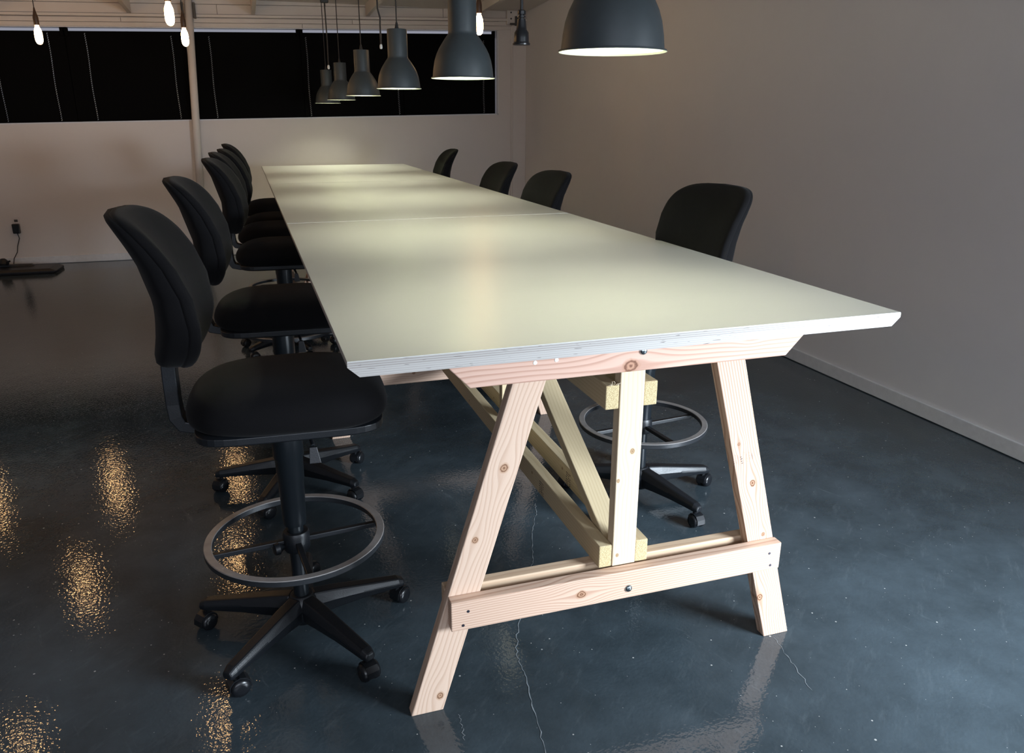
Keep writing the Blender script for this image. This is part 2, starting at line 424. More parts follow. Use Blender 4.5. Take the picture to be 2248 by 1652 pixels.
# windows: reveal frame, glass, black roller blinds with bead chains
def window(n, x0, x1, splits, chains, seal_right=False):
    bm = bmesh.new()
    t = .022
    add_prism(bm, [(x0, ZB(x0)), (x1, ZB(x1)), (x1, ZB(x1) + .012), (x0, ZB(x0) + .012)], YW - .004, YW + .14)
    add_prism(bm, [(x0, HD(x0) - .008), (x1, HD(x1) - .008), (x1, HD(x1)), (x0, HD(x0))], YW - .004, YW + .14)
    for xx in (x0, x1 - .014): add_prism(bm, [(xx, ZB(xx)), (xx + .014, ZB(xx)), (xx + .014, HD(xx)), (xx, HD(xx))], YW - .004, YW + .14)
    w = struct(link('window_%d' % n, mesh(bm), WHITE))
    bm = bmesh.new(); add_prism(bm, [(x0, ZB(x0)), (x1, ZB(x1)), (x1, HD(x1)), (x0, HD(x0))], YW + .128, YW + .134)
    link('pane', mesh(bm), GLASS, w)
    for sx in splits:  # black strips added behind the blind joints to block sky light in the gaps
        bm = bmesh.new(); add_prism(bm, [(sx - .03, ZB(sx) + .012), (sx + .03, ZB(sx) + .012), (sx + .03, HD(sx) - .008), (sx - .03, HD(sx) - .008)], YW + .095, YW + .127)
        link('gap_light_block', mesh(bm), BLIND, w)
    # black blinds
    xs = [x0 + .014] + splits + [x1 - .014 - (.012 if seal_right else 0)]
    edge = [x0] + splits + [x1]
    for k, (a, b) in enumerate(zip(xs, xs[1:])):
        g = .003
        fab = bmesh.new()
        add_prism(fab, [(a + g, ZB(a) + .016), (b - g, ZB(b) + .016), (b - g, ZT(b) - .024), (a + g, ZT(a) - .024)], YW + .052 + .004 * (k % 2), YW + .054 + .004 * (k % 2))
        side = 'left' if x1 < 0 else 'right'
        lab = BLAB[(n, k)]
        rb = thing('roller_blind', lab, 'blind', ((a + b) / 2, YW + .053, ZB((a + b) / 2) + .016), 0, 'black roller blinds in the window band')
        T = Matrix.Translation(-Vector(rb.location))
        link('blind_fabric', mesh(fab), BLIND, rb, T)
        rl = bmesh.new(); add_tube(rl, [(a + .03, YW + .072, ZT(a) - .048), (b - .03, YW + .072, ZT(b) - .048)], .009, 12)
        link('roller_tube', mesh(rl), BLIND, rb, T)
        bb = bmesh.new(); add_prism(bb, [(a + .006, ZB(a) + .013), (b - .006, ZB(b) + .013), (b - .004, ZB(b) + .028), (a + .004, ZB(a) + .028)], YW + .046, YW + .050)
        link('bottom_bar', mesh(bb), BLIND, rb, T)
        for xx in (a + .022, b - .022):
            br = box((xx - .016, YW + .03, ZT(xx) - .075), (xx + .016, YW + .09, HD(xx) - .010))
            link('blind_bracket', br, BLIND, rb, T, bevel=.003)
        for cx, ztop in chains:
            if not (a - .02 <= cx < b - .02): continue
            cb = bmesh.new(); z = ZB(cx) + .03; kk = 0
            while z < ztop:
                for dy in (0, .012):
                    bmesh.ops.create_icosphere(cb, subdivisions=1, radius=.0050, matrix=Matrix.Translation((cx + .004 * math.sin(z * 9) + dy * .5, YW + .030 - dy, z + dy * .6)))
                z += .021
            link('bead_chain', mesh(cb), BEAD, rb, T)
    return w
BLAB = {(1, 0): 'black roller blind at the far left end of the window band', (1, 1): 'black roller blind behind the leftmost hanging filament bulb',
        (1, 2): 'black roller blind just left of the white post', (2, 0): 'black roller blind just right of the white post',
        (2, 1): 'black roller blind behind the row of small far pendant lamps', (2, 2): 'black roller blind at the right end of the window band, behind the large grey pendant'}
window(1, WX0, WXC0 + .03, [-3.2, -1.885], [(-2.57, 2.45), (-2.048, 2.45), (-1.685, 2.46), (-.818, 2.46)])
window(2, WXC1 - .03, WX1, [.585, 1.79], [(-.42, 2.47), (.648, 2.50), (1.72, 2.52), (2.815, 2.52)], True)
# mullion behind the steel post
struct(link('trim_4', box((WXC0 + .031, YW - .004, 1.566), (WXC1 - .031, YW + .14, 2.555)), WALLB))

# cracks in the slab (thin pale hairlines of filler), parts of the floor
fl = bpy.data.objects['floor']
def crack(pts, w):
    bm = bmesh.new(); rng = random.Random(len(pts) * 7); P = []
    for (a, b) in zip(pts, pts[1:]):
        for k in range(8):
            t = k / 8; P.append((a[0] + (b[0] - a[0]) * t + rng.uniform(-.004, .004), a[1] + (b[1] - a[1]) * t + rng.uniform(-.004, .004)))
    P.append(pts[-1]); prev = None
    for i, p in enumerate(P):
        q = P[min(i + 1, len(P) - 1)]; o = P[max(i - 1, 0)]
        d = Vector((q[0] - o[0], q[1] - o[1])).normalized(); s = Vector((-d.y, d.x)) * w * rng.uniform(.2, 1.2)
        cur = (bm.verts.new((p[0] + s.x, p[1] + s.y, .0008)), bm.verts.new((p[0] - s.x, p[1] - s.y, .0008)))
        if prev: bm.faces.new((prev[0], cur[0], cur[1], prev[1]))
        prev = cur
    link('floor_crack', mesh(bm), CRACK, fl)
crack([(.905, 1.25), (.875, 1.15), (.80, 1.0), (.745, .83), (.70, .72), (.61, .55), (.546, .424), (.50, .30), (.494, .203), (.47, .05), (.449, -.091), (.42, -.25)], .0016)
crack([(1.335, .118), (1.31, .0), (1.288, -.13)], .0011)
crack([(.26, .10), (.255, .05), (.25, .0)], .0011)

# ------------------------------------------------------------------ the long table
table = thing('work_table', 'long pale-topped plywood table on A-frame legs of raw lumber with a central truss', 'table', (.762, 3.68, 0))
TI = Matrix.Translation((-.762, -3.68, 0))
YEND = 7.374
seams = [0.0, 2.4547, 4.9815, YEND]
for a, b in zip(seams, seams[1:]):
    g = .005
    y0 = a + (g if a > 0 else 0); y1 = b - (g if b < YEND else 0)
    W = 1.524; zt_, zb_ = H - .0016, H - .0380
    bm = bmesh.new()
    add_prism(bm, [(0, zt_), (W, zt_), (W, H - .014), (W - .026, zb_), (.026, zb_), (0, H - .014)], y0, y1)
    M = TI @ Matrix.Translation((0, 0, 0))
    pn = link('tabletop_panel', mesh(bm), PLY, table, M)
    lm = box((.0008, y0 + .001, zt_), (W - .0008, y1 - .001, H)); lo = link('laminate_surface', lm, TOP, pn)
    lo['label'] = 'smooth pale greenish laminate face'

def board(name, pts, y0, y1, mat, parent=table, origin=None, xdir=(1, 0, 0)):
    """face polygon given in world XZ at plane y; local x along xdir"""
    cx = sum(p[0] for p in pts) / len(pts); cz = sum(p[1] for p in pts) / len(pts)
    o = Vector(origin) if origin else Vector((cx, (y0 + y1) / 2, cz))
    M = frame(o, xdir, (0, 1, 0)); Mi = M.inverted()
    bm = bmesh.new(); add_prism(bm, pts, y0, y1, Mi)
    return link(name, mesh(bm), mat, parent, TI @ M, bevel=.0028, seg=2)
def ybeam(name, x0, x1, y0, y1, z0, z1, mat, tilt=None):
    """lumber along Y"""
    M = frame(((x0 + x1) / 2, (y0 + y1) / 2, (z0 + z1) / 2), (0, 1, 0), (-1, 0, 0)); Mi = M.inverted()
    bm = bmesh.new(); add_box(bm, (x0, y0, z0), (x1, y1, z1), Mi)
    return link(name, mesh(bm), mat, table, TI @ M, bevel=.0025, seg=2)

def loc_knots(M, ks):  # world (x,z) -> local (x,z)
    out = []
    for (p, r) in ks:
        q = M.inverted() @ Vector((p[0], 0, p[1])); out.append((q.x, q.z, r * 1.3))
    return out
ZBM0, ZBM1 = .985, H - .0385
LL = [(.128, 0), (.2215, 0), (.5585, ZBM1), (.465, ZBM1)]
LL = [(.128, 0), (.2215, 0), (.2215 + .310 * ZBM1, ZBM1), (.128 + .310 * ZBM1, ZBM1)]
RL = [(1.3035, 0), (1.397, 0), (1.397 - .2775 * ZBM1, ZBM1), (1.3035 - .2775 * ZBM1, ZBM1)]
BM = [(.222, ZBM1), (.306, ZBM0), (1.232, ZBM0), (1.316, ZBM1)]
RAIL = [(.243, .284), (1.298, .284), (1.298, .374), (.243, .374)]
ld = (.310, 0, 1); rd = (-.2775, 0, 1)
def mk(pts, xdir, ks):
    cx = sum(p[0] for p in pts) / len(pts); cz = sum(p[1] for p in pts) / len(pts)
    return loc_knots(frame((cx, 0, cz), xdir, (0, 1, 0)), ks)
W_LL = wood('fir_left_leg', (.70, .52, .40), (.46, .28, .19), .013, .012, mk(LL, ld, [((.407, .738), .013), ((.324, .535), .010), ((.214, .053), .012)]), contrast=.6)
W_RL = wood('fir_right_leg', FIR_L, (.32, .15, .09), .0085, .003, mk(RL, rd, [((1.195, .574), .012), ((1.27, .158), .013), ((1.255, .39), .007), ((1.133, .71), .006)]), contrast=.85)
W_BM = wood('fir_crossbeam', (.72, .48, .38), (.44, .23, .16), .013, .008, mk(BM, (1, 0, 0), [((.746, 1.001), .020), ((1.109, 1.053), .007)]), contrast=.8)
W_RA = wood('fir_rail', FIR_L, FIR_D, .0075, .005, mk(RAIL, (1, 0, 0), [((.627, .326), .014)]), contrast=.85)
W_RA2 = wood('fir_rail_back', (.66, .49, .34), (.46, .28, .18), .012, .006, [(.36, -.01, .009)], contrast=.5)
W_FIR = wood('fir_plain', FIR_L, FIR_D, .012, .009, [(-.2, .01, .010)], contrast=.55)
PP = [(.738, .374), (.812, .374), (.812, ZBM1), (.738, ZBM1)]
W_PO = wood('spruce_post', (.76, .63, .45), (.58, .43, .27), .012, .008, mk(PP, (0, 0, 1), [((.784, .735), .008), ((.745, .649), .006), ((.753, .409), .006)]), contrast=.45)
W_SP = wood('spruce_plain', SPR_L, SPR_D, .011, .008, [(-.5, .01, .007), (.35, -.012, .006), (.8, .01, .007)], contrast=.5)

def endgrain():
    n = N('end_grain'); x, y, z = n.sep(n.obj())
    d = n.M('SQRT', n.M('ADD', n.M('POWER', n.M('ADD', y, .012), 2.0), n.M('POWER', n.M('SUBTRACT', z, .02), 2.0)))
    d = n.M('ADD', d, n.M('MULTIPLY', n.noise(n.obj(), 60, 2), .003))
    fr = n.M('FRACT', n.M('DIVIDE', d, .0042))
    sp = n.noise(n.obj(), 420, 2)
    f = n.M('ADD', n.M('MULTIPLY', fr, .5), n.M('MULTIPLY', n.ramp(sp, [(.42, 0.0), (.6, 1.0)]), .5))
    n.set(Base_Color=n.mix(f, (.70, .58, .34), (.30, .21, .09)), Roughness=.8)
    return n.m
ENDG = endgrain()

def attach(child_me, name, mats, parent, Mw):
    """link child mesh to a part so that it sits at world matrix Mw"""
    o = link(name, child_me, mats, None, smooth=True)
    o.parent = parent
    o.matrix_basis = (table_base @ parent.matrix_basis).inverted() @ Mw
    return o
table_base = Matrix.Translation((.762, 3.68, 0))
def head(x, z, y, parent, r, mat, name, dome=True):
    prof = [(0, -.003), (r, -.003), (r * .99, .001), (r * .8, .0045), (r * .45, .0068), (0, .0075)] if dome else [(0, -.002), (r, -.002), (r, .0008), (0, .0012)]
    attach(lathe(prof, 16), name, mat, parent, Matrix.Translation((x, y, z)) @ Matrix.Rotation(R_(90), 4, 'X'))

def trestle(yl, first=False, flip=False):
    """yl: y of the leg faces"""
    t = .038
    L1 = board('leg', LL, yl, yl + t, W_LL if first else W_FIR, xdir=ld)
    L2 = board('leg', RL, yl, yl + t, W_RL if first else W_FIR, xdir=rd)
    b1 = board('crossbeam', BM, yl - t, yl, W_BM if first else W_FIR)
    b2 = board('crossbeam', BM, yl + t, yl + 2 * t, W_FIR)
    r1 = board('stretcher', RAIL, yl - t, yl, W_RA if first else W_FIR)
    r2 = board('stretcher', RAIL, yl + t, yl + 2 * t, W_RA2)
    fy = yl - t
    if first:
        head(.781, 1.040, fy, b1, .0115, STEEL, 'bolt'); head(.776, .316, fy, r1, .0115, STEEL, 'bolt')
        for x, z in ((.535, 1.038), (.477, 1.036)): head(x, z, fy, b1, .0055, WHITESCREW, 'screw', False)
        for x, z in ((.291, .342), (.276, .300), (1.257, .343), (1.265, .300)): head(x, z, fy, r1, .0042, DARKSCREW, 'screw', False)
    return L1, L2, b1, r1
L1, L2, B1, R1 = trestle(.134, True)
# faint rows of ink strokes stamped on the right leg
INK = plain('grade_stamp_ink', (.035, .02, .025), .7)
sb = bmesh.new(); rg = random.Random(5)
u = Vector((-.2775, 0, 1)).normalized(); w_ = Vector((u.z, 0, -u.x))
org = Vector((1.150, .1336, .655))
def quad3(bm, a, b, c, d): bm.faces.new([bm.verts.new(q) for q in (a, b, c, d)])
for row, (off, n_, s) in enumerate([(-.030, 7, .0016), (-.020, 16, .0010), (-.012, 15, .0010), (-.004, 4, .0028), (.010, 14, .0008), (.017, 14, .0008), (.026, 10, .0010), (.034, 5, .0020)]):
    a = org + w_ * off + u * rg.uniform(-.02, .0)
    for k in range(n_):
        if rg.random() < .25: a = a + u * s * 2.4; continue
        hgt = s * rg.uniform(1.2, 2.2); wd = s * rg.uniform(.5, 1.0)
        p = a + w_ * rg.uniform(-.3, .3) * s
        quad3(sb, p, p + u * wd, p + u * wd + w_ * hgt, p + w_ * hgt)
        if rg.random() < .5: quad3(sb, p + w_ * hgt * .9, p + w_ * hgt, p + w_ * hgt + u * wd * 2, p + w_ * hgt * .9 + u * wd * 2)
        a = a + u * s * 2.6
st = link('grade_stamp', mesh(sb), INK); st.parent = L2; st.matrix_basis = (table_base @ L2.matrix_basis).inverted()
YT2, YT3, YT4 = 2.262, 5.10, 7.18
trestle(YT2); trestle(YT3); trestle(YT4)

# centre truss: posts clasped between paired chords, a diagonal in each bay
def post_(y, mat=W_SP, z0=.374, z1=ZBM1):
    pts = [(.738, z0), (.812, z0), (.812, z1), (.738, z1)]
    return board('post', pts, y, y + .038, mat, xdir=(0, 0, 1))
# first post (front face flush with the legs)
post_(.134, W_PO); post_(1.205, z0=.380, z1=.940); post_(YT2); post_(YT3); post_(6.15, z0=.380, z1=.940); post_(YT4)
for x0, x1 in ((.697, .737), (.813, .853)):
    zo = .007 if x0 > .8 else 0
    for z0, z1 in ((.374, .444), (.867, .937)):
        for ya, yb in ((.137, YT2 + .040), (YT3 - .003, YT4 + .04)):
            o = ybeam('chord', x0, x1, ya, yb, z0, z1, W_SP)
            o.data.materials.append(ENDG)
            for p in o.data.polygons:
                if abs(p.normal.x) > .9: p.material_index = 1
        if z0 < .5: pass
# loose splinters on the sawn end of the left upper chord
spb = bmesh.new()
for k in range(9):
    x = .704 + .0035 * k; h = random.uniform(.006, .028) if k in (1, 3, 4) else random.uniform(.004, .012)
    add_tube(spb, [(x, .137, .936), (x + random.uniform(-.003, .004), .132, .936 + h * .6), (x + random.uniform(-.006, .012), .129, .936 + h)], .0007, 4)
chord0 = [o for o in bpy.data.objects if o.name.startswith('chord')][1]
sp = link('splinters', mesh(spb), plain('pale_splinter', (.62, .52, .38), .8)); sp.parent = chord0; sp.matrix_basis = (table_base @ chord0.matrix_basis).inverted(); sp['kind'] = 'stuff'
def diag(y0, z0, y1, z1):
    d = Vector((0, y1 - y0, z1 - z0)); L = d.length; d.normalize()
    M = frame((.775, (y0 + y1) / 2, (z0 + z1) / 2), d, (-d.x, -d.z, d.y))
    # local y = normal to the wide face, local z = across (world x)
    bm = bmesh.new()
    add_box(bm, (-L / 2, -.019, -.035), (L / 2, .019, .035))
    link('diagonal_brace', mesh(bm), W_SP, table, TI @ M, bevel=.0025, seg=2)
diag(.20, .412, 1.185, .925)
diag(YT2 - .03, .412, 1.265, .925)
diag(YT3 + .07, .412, 6.13, .925)
diag(YT4 - .03, .412, 6.21, .925)
# printed ink blocks on the lower chords
for cx_, yy, zz in ((.6965, .600, .405), (.8125, .640, .405)):
    b = bmesh.new()
    for r in range(6):
        for c in range(4):
            if rg.random() < .75:
                a = Vector((cx_, yy + c * .011 + rg.uniform(0, .003), zz - .026 + r * .0085))
                quad3(b, a, a + Vector((0, .007 * rg.uniform(.5, 1), 0)), a + Vector((0, .007, .0035)), a + Vector((0, 0, .0045)))
    ch = [o for o in bpy.data.objects if o.name.startswith('chord')][0 if cx_ < .8 else 4]
    s_ = link('grade_stamp', mesh(b), INK); s_.parent = ch; s_.matrix_basis = (table_base @ ch.matrix_basis).inverted()

# ------------------------------------------------------------------ drafting chairs
def super_ring(a, b, n, seg):
    out = []
    for k in range(seg):
        t = 2 * PI * k / seg; c, s = math.cos(t), math.sin(t)
        out.append((a * math.copysign(abs(c) ** (2 / n), c), b * math.copysign(abs(s) ** (2 / n), s)))
    return out
def seat_mesh():
    bm = bmesh.new(); seg = 40; rings = []
    prof = [(.84, 0.0), (.93, .006), (.985, .022), (1.0, .045), (.985, .070), (.93, .094), (.83, .112), (.64, .126), (.36, .133), (.12, .135)]
    for s, z in prof:
        r = []
        for x, y in super_ring(.287 * s, .248 * s, 3.3, seg):
            droop = -.020 * max(0, (x - .08) / .2) ** 2 * (z / .118) - .012 * max(0, (-x - .14) / .14) ** 2 * (z / .118)
            yb = y * (1 + .06 * (x / .285))
            r.append(bm.verts.new((x + .018, yb, z + droop)))
        rings.append(r)
    for a, b in zip(rings, rings[1:]):
        for k in range(seg): bm.faces.new((a[k], a[(k + 1) % seg], b[(k + 1) % seg], b[k]))
    bm.faces.new(rings[0][::-1]); bm.faces.new(rings[-1])
    return mesh(bm)
SPINE = [(0.965, -.247), (1.03, -.232), (1.08, -.228), (1.14, -.234), (1.20, -.250), (1.26, -.275), (1.32, -.310), (1.36, -.338), (1.395, -.366)]
def spx(z):
    if z <= SPINE[0][0]: return SPINE[0][1]
    for (a, xa), (b, xb) in zip(SPINE, SPINE[1:]):
        if z <= b: return xa + (xb - xa) * (z - a) / (b - a)
    return SPINE[-1][1]
def back_mesh(front=True):
    """padded back: outline in (y,z), bent and tilted; front pad or rear shell"""
    bm = bmesh.new(); seg = 72; rings = []
    zc_, hz = 1.181, .214
    def place(y, z, off):
        y = y * (1 - .22 * max(0, -z / hz) ** 2)
        zz = z + zc_
        k = (z + hz) / (2 * hz)
        wide = .196 + .030 * k
        yy = y * wide
        bend = 1.05 * yy * yy - .012
        if off < -.012: off = -.012 + (off + .012) * (1.12 - .75 * k)
        return (spx(zz) + bend + off, yy, zz - .014 * (y * y) * max(0, k - .5) * 2)
    if front: prof = [(.985, -.012), (1.0, -.004), (1.0, .006), (.985, .016), (.95, .023), (.86, .027), (.65, .028), (.4, .028), (.15, .028)]
    else: prof = [(.97, -.004), (.985, -.010), (.99, -.022), (.985, -.040), (.965, -.056), (.92, -.068), (.82, -.076), (.6, -.080), (.35, -.081), (.15, -.081)]
    for s, off in prof:
        r = []
        for y, z in super_ring(1.0 * s, hz * s, 5.4, seg):
            r.append(bm.verts.new(place(y, z, off)))
        rings.append(r)
    for a, b in zip(rings, rings[1:]):
        for k in range(seg): bm.faces.new((a[k], a[(k + 1) % seg], b[(k + 1) % seg], b[k]))
    bm.faces.new(rings[0][::-1]); bm.faces.new(rings[-1])
    return mesh(bm)
def loft(bm, sects):
    """list of 4+ point loops"""
    rs = [[bm.verts.new(p) for p in s] for s in sects]
    for a, b in zip(rs, rs[1:]):
        for k in range(len(a)): bm.faces.new((a[k], a[(k + 1) % len(a)], b[(k + 1) % len(a)], b[k]))
    bm.faces.new(rs[0][::-1]); bm.faces.new(rs[-1])

def make_chair():
    """parts at default height; seat group parts carry custom 'lift'"""
    root = thing('drafting_chair', '', 'chair')
    up = []
    s = link('seat', seat_mesh(), FABRIC, root, Matrix.Translation((0, 0, .790)), smooth=True, sub=1); up.append(s)
    bm = bmesh.new()
    for (z0, z1, k) in ((.772, .794, 1.0),):
        r0 = super_ring(.250, .214, 6, 40); r1 = super_ring(.262, .226, 6, 40)
        loft(bm, [[(x + .02, y, .770) for x, y in r0], [(x + .02, y, .776) for x, y in r1], [(x + .02, y, .796) for x, y in r1], [(x + .02, y, .800) for x, y in r0]])
    sp_ = link('seat_pan', mesh(bm), PLASTIC, root, smooth=False, bevel=.002); up.append(sp_)
    bf = link('backrest', back_mesh(True), FABRIC, root, smooth=True); up.append(bf)
    bs = link('back_shell', back_mesh(False), FABRIC, root, smooth=True); up.append(bs)
    # J shaped back bar
    bm = bmesh.new()
    path = [(-.285, 1.16), (-.292, 1.08), (-.300, 1.00), (-.303, .92), (-.303, .84), (-.300, .800), (-.285, .772), (-.25, .763), (-.12, .760), (-.02, .760)]
    sec = []
    for i, (x, z) in enumerate(path):
        a = Vector(path[max(i - 1, 0)]); b = Vector(path[min(i + 1, len(path) - 1)]); d = (b - a).normalized(); nn = Vector((-d.y, d.x))
        hw = .038 - .010 * min(1, i / 4) if i < 5 else .030; t = .019 - .007 * max(0, (i - 5) / 4)
        sec.append([(x + nn.x * t, -hw, z + nn.y * t), (x + nn.x * t, hw, z + nn.y * t), (x - nn.x * t, hw, z - nn.y * t), (x - nn.x * t, -hw, z - nn.y * t)])
    loft(bm, sec); jb = link('back_bar', mesh(bm), PLASTIC, root, bevel=.003); up.append(jb)
    # mechanism box and lever
    bm = bmesh.new()
    loft(bm, [[(-.09, -.06, .742), (.08, -.06, .742), (.08, .06, .742), (-.09, .06, .742)], [(-.11, -.08, .772), (.10, -.08, .772), (.10, .08, .772), (-.11, .08, .772)]])
    mb = link('tilt_mechanism', mesh(bm), PLASTIC, root, bevel=.004); up.append(mb)
    bm = bmesh.new(); add_tube(bm, [(.05, -.05, .757), (.07, -.17, .755), (.075, -.20, .745)], .006, 8)
    Mx = frame((.078, -.215, .722), (1, 0, 0), (0, 1, .5)); loft(bm, [[(.065, -.212, .745), (.085, -.212, .745), (.085, -.204, .745), (.065, -.204, .745)], [(.062, -.222, .70), (.094, -.222, .70), (.094, -.213, .698), (.062, -.213, .698)]])
    lv = link('height_lever', mesh(bm), PLASTIC, root, bevel=.001); up.append(lv)
    # column
    cv = link('column_sleeve', lathe([(0, .745), (.046, .745), (.046, .64), (.042, .63), (.041, .56), (.039, .555), (.036, .42), (.034, .405), (0, .405)], 28), COLUMN, root, smooth=False); up.append(cv)
    link('gas_column', lathe([(0, .60), (.0245, .60), (.0245, .09), (0, .09)], 24), COLUMN, root)
    # foot ring: flat steel hoop, collar, four spokes
    ri, ro, za, zb = .252, .277, .349, .369
    fr_ = link('foot_ring', lathe([(ro, za + .002), (ro, zb - .002), (ro - .002, zb), (ri + .002, zb), (ri, zb - .002), (ri, za + .002), (ri + .002, za), (ro - .002, za)], 72, close=True, mat=[0, 1, 1, 1, 0, 0, 0, 0]), [RINGSIDE, RINGTOP], root)
    link('ring_collar', lathe([(.026, .315), (.038, .315), (.042, .322), (.042, .372), (.038, .380), (.026, .380)], 24, close=True), PLASTIC, fr_)
    for k in range(4):
        bm = bmesh.new(); a = R_(6 + 90 * k); M = Matrix.Rotation(a, 4, 'Z')
        add_box(bm, (.036, -.009, .338), (.256, .009, .354), M)
        link('spoke', mesh(bm), PLASTIC, fr_, bevel=.002)
    # knob that clamps the collar
    link('collar_knob', lathe([(0, 0), (.018, .002), (.020, .016), (.012, .024), (.006, .040), (0, .040)], 14, Matrix.Rotation(R_(200), 4, 'Z') @ Matrix.Translation((.076, 0, .335)) @ Matrix.Rotation(R_(-90), 4, 'Y')), PLASTIC, fr_)
    # five-arm base
    hub = link('base_hub', lathe([(0, .052), (.040, .052), (.052, .075), (.055, .105), (.045, .138), (.034, .150), (0, .152)], 28), PLASTIC, root)
    for k in range(5):
        M = Matrix.Rotation(R_(72 * k), 4, 'Z'); bm = bmesh.new(); sec = []
        for r, z1, z0, w1, w0 in ((.035, .148, .064, .033, .026), (.10, .141, .070, .032, .025), (.20, .125, .073, .0285, .022), (.29, .111, .071, .0255, .020), (.330, .105, .069, .0235, .019), (.352, .094, .069, .017, .014)):
            sec.append([M @ Vector(p) for p in ((r, -w0, z0), (r, w0, z0), (r, w1, z0 + (z1 - z0) * .55), (r, w1 * .62, z1), (r, -w1 * .62, z1), (r, -w1, z0 + (z1 - z0) * .55))])
        loft(bm, sec); arm = link('base_arm', mesh(bm), PLASTIC, root, bevel=.005, seg=2)
        ca = R_(72 * k) + (.5, -.7, 1.1, 2.6, -.2)[k]
        Mc = Matrix.Translation(M @ Vector((.328, 0, 0))) @ Matrix.Rotation(ca, 4, 'Z')
        bm = bmesh.new()
        for sy in (-1, 1):
            add_lathe(bm, [(0, 0), (.023, 0), (.0280, .003), (.0292, .009), (.0280, .017), (.024, .022), (.012, .024), (0, .024)] , 20, Mc @ Matrix.Translation((.014, sy * .006, .0294)) @ Matrix.Rotation(R_(-90 * sy), 4, 'X'))
        cs = link('caster', mesh(bm), PLASTIC2, root)
        bm = bmesh.new()
        add_tube(bm, [(0, 0, .034), (0, 0, .072)], .0085, 10)
        # hood over the wheels
        hd = []
        for a_ in range(0, 7):
            t = R_(-10 + a_ * 33); x = .014 + .034 * math.cos(t); z = .0294 + .034 * math.sin(t)
            xi = .014 + .030 * math.cos(t); zi = .0294 + .030 * math.sin(t)
            hd.append([(x, -.019, z), (x, .019, z), (xi, .019, zi), (xi, -.019, zi)])
        loft(bm, hd)
        bm.transform(Mc)
        link('caster_fork', mesh(bm), PLASTIC2, cs)
    return root, up

def kids(o): return [q for q in bpy.data.objects if q.parent == o]
proto, ups = make_chair()
upnames = {o.name for o in ups}
tree = {o: kids(o) for o in kids(proto)}
used = [False]
def place_chair(loc, yaw, base_yaw, lift, label, group):
    if not used[0]:
        root = proto; used[0] = True; parts = [(o, ks) for o, ks in tree.items()]
        src = {o: o for o in tree}
    else:
        root = proto.copy(); C.objects.link(root); parts = []; src = {}
        for o, ks in tree.items():
            c = o.copy(); C.objects.link(c); c.parent = root; kk = []
            for k in ks:
                q = k.copy(); C.objects.link(q); q.parent = c; kk.append(q)
            parts.append((c, kk)); src[c] = o
    root.location = (loc[0], loc[1], 0); root.rotation_euler = (0, 0, yaw)
    root['label'] = label; root['category'] = 'chair'; root['group'] = group
    for c, kk in parts:
        o = src[c]; base0 = BASE[o]
        if o in ups: c.matrix_basis = Matrix.Translation((0, 0, lift)) @ base0
        elif any(t in c.name for t in ('base', 'caster')): c.matrix_basis = Matrix.Rotation(base_yaw - yaw, 4, 'Z') @ base0
        elif 'ring' in c.name: c.matrix_basis = Matrix.Rotation(base_yaw * .0 - yaw, 4, 'Z') @ base0
        else: c.matrix_basis = base0
    return root
BASE = {o: o.matrix_basis.copy() for o in tree}
GL, GR = 'drafting chairs along the left side of the table', 'drafting chairs along the right side of the table'
CH = [
 ((-.130, .630), R_(-3), R_(12), 0, 'nearest black drafting chair, left of the table, seen whole with its foot ring', GL),
 ((-.085, 1.765), R_(-3), R_(27), 0, 'black drafting chair left of the table, second from the camera', GL),
 ((-.005, 3.27), R_(-4), R_(40), 0, 'black drafting chair left of the table, third from the camera', GL),
 ((.005, 4.08), R_(-2), R_(5), 0, 'black drafting chair left of the table, fourth from the camera, half hidden by the third', GL),
 ((.045, 4.65), R_(-2), R_(31), 0, 'black drafting chair left of the table, fifth from the camera', GL),
 ((.055, 5.75), R_(-2), R_(50), 0, 'farthest black drafting chair on the left side of the table', GL),
 ((1.372, 1.175), R_(193), R_(0), -.037, 'nearest black drafting chair on the right, its base showing between the wooden legs', GR),
 ((1.375, 3.10), R_(190), R_(20), -.100, 'second black drafting chair on the right, its back just above the table edge', GR),
 ((1.395, 4.22), R_(186), R_(50), -.102, 'third black drafting chair on the right, close behind the second', GR),
 ((1.42, 6.1), R_(178), R_(10), -.075, 'farthest black drafting chair on the right side, near the far end of the table', GR),
]
for c in CH: place_chair(*c)

# ------------------------------------------------------------------ pendant lamps over the table
SH_OUT = [(.0600, .345), (.0615, .341), (.0620, .190), (.0630, .181), (.0660, .176), (.0740, .166), (.0840, .152), (.0940, .137), (.1035, .122), (.1150, .099), (.1245, .071), (.1305, .038), (.1335, .010), (.1340, .005), (.1400, .004), (.1412, .0)]
SH_IN = [(.1390, -.001), (.1320, .004), (.1280, .036), (.1220, .068), (.1125, .096), (.101, .119), (.0915, .134), (.0815, .149), (.0715, .163), (.0635, .172), (.0600, .181), (.0590, .190), (.0585, .338)]
def make_lamp():
    root = thing('pendant_lamp', '', 'lamp')
    prof = [(0, .346)] + SH_OUT + SH_IN + [(0, .339)]
    nm = len(prof) - 1; k = len(SH_OUT) + 1
    link('shade', lathe(prof, 56, mat=[0] * (k - 1) + [1] * (nm - k + 1)), [SHADE_OUT, SHADE_IN], root)
    link('cord_grip', lathe([(0, .385), (.006, .385), (.009, .370), (.014, .346), (0, .346)], 14), CORDM, root)
    link('bulb_holder', lathe([(0, .345), (.02, .345), (.02, .20), (0, .20)], 14), WHITE, root)
    link('light_bulb', lathe([(0, .200), (.014, .200), (.016, .180), (.030, .150), (.037, .120), (.034, .095), (.020, .078), (0, .073)], 24), LED, root)
    return root
lp = make_lamp(); lpk = kids(lp); first = [True]
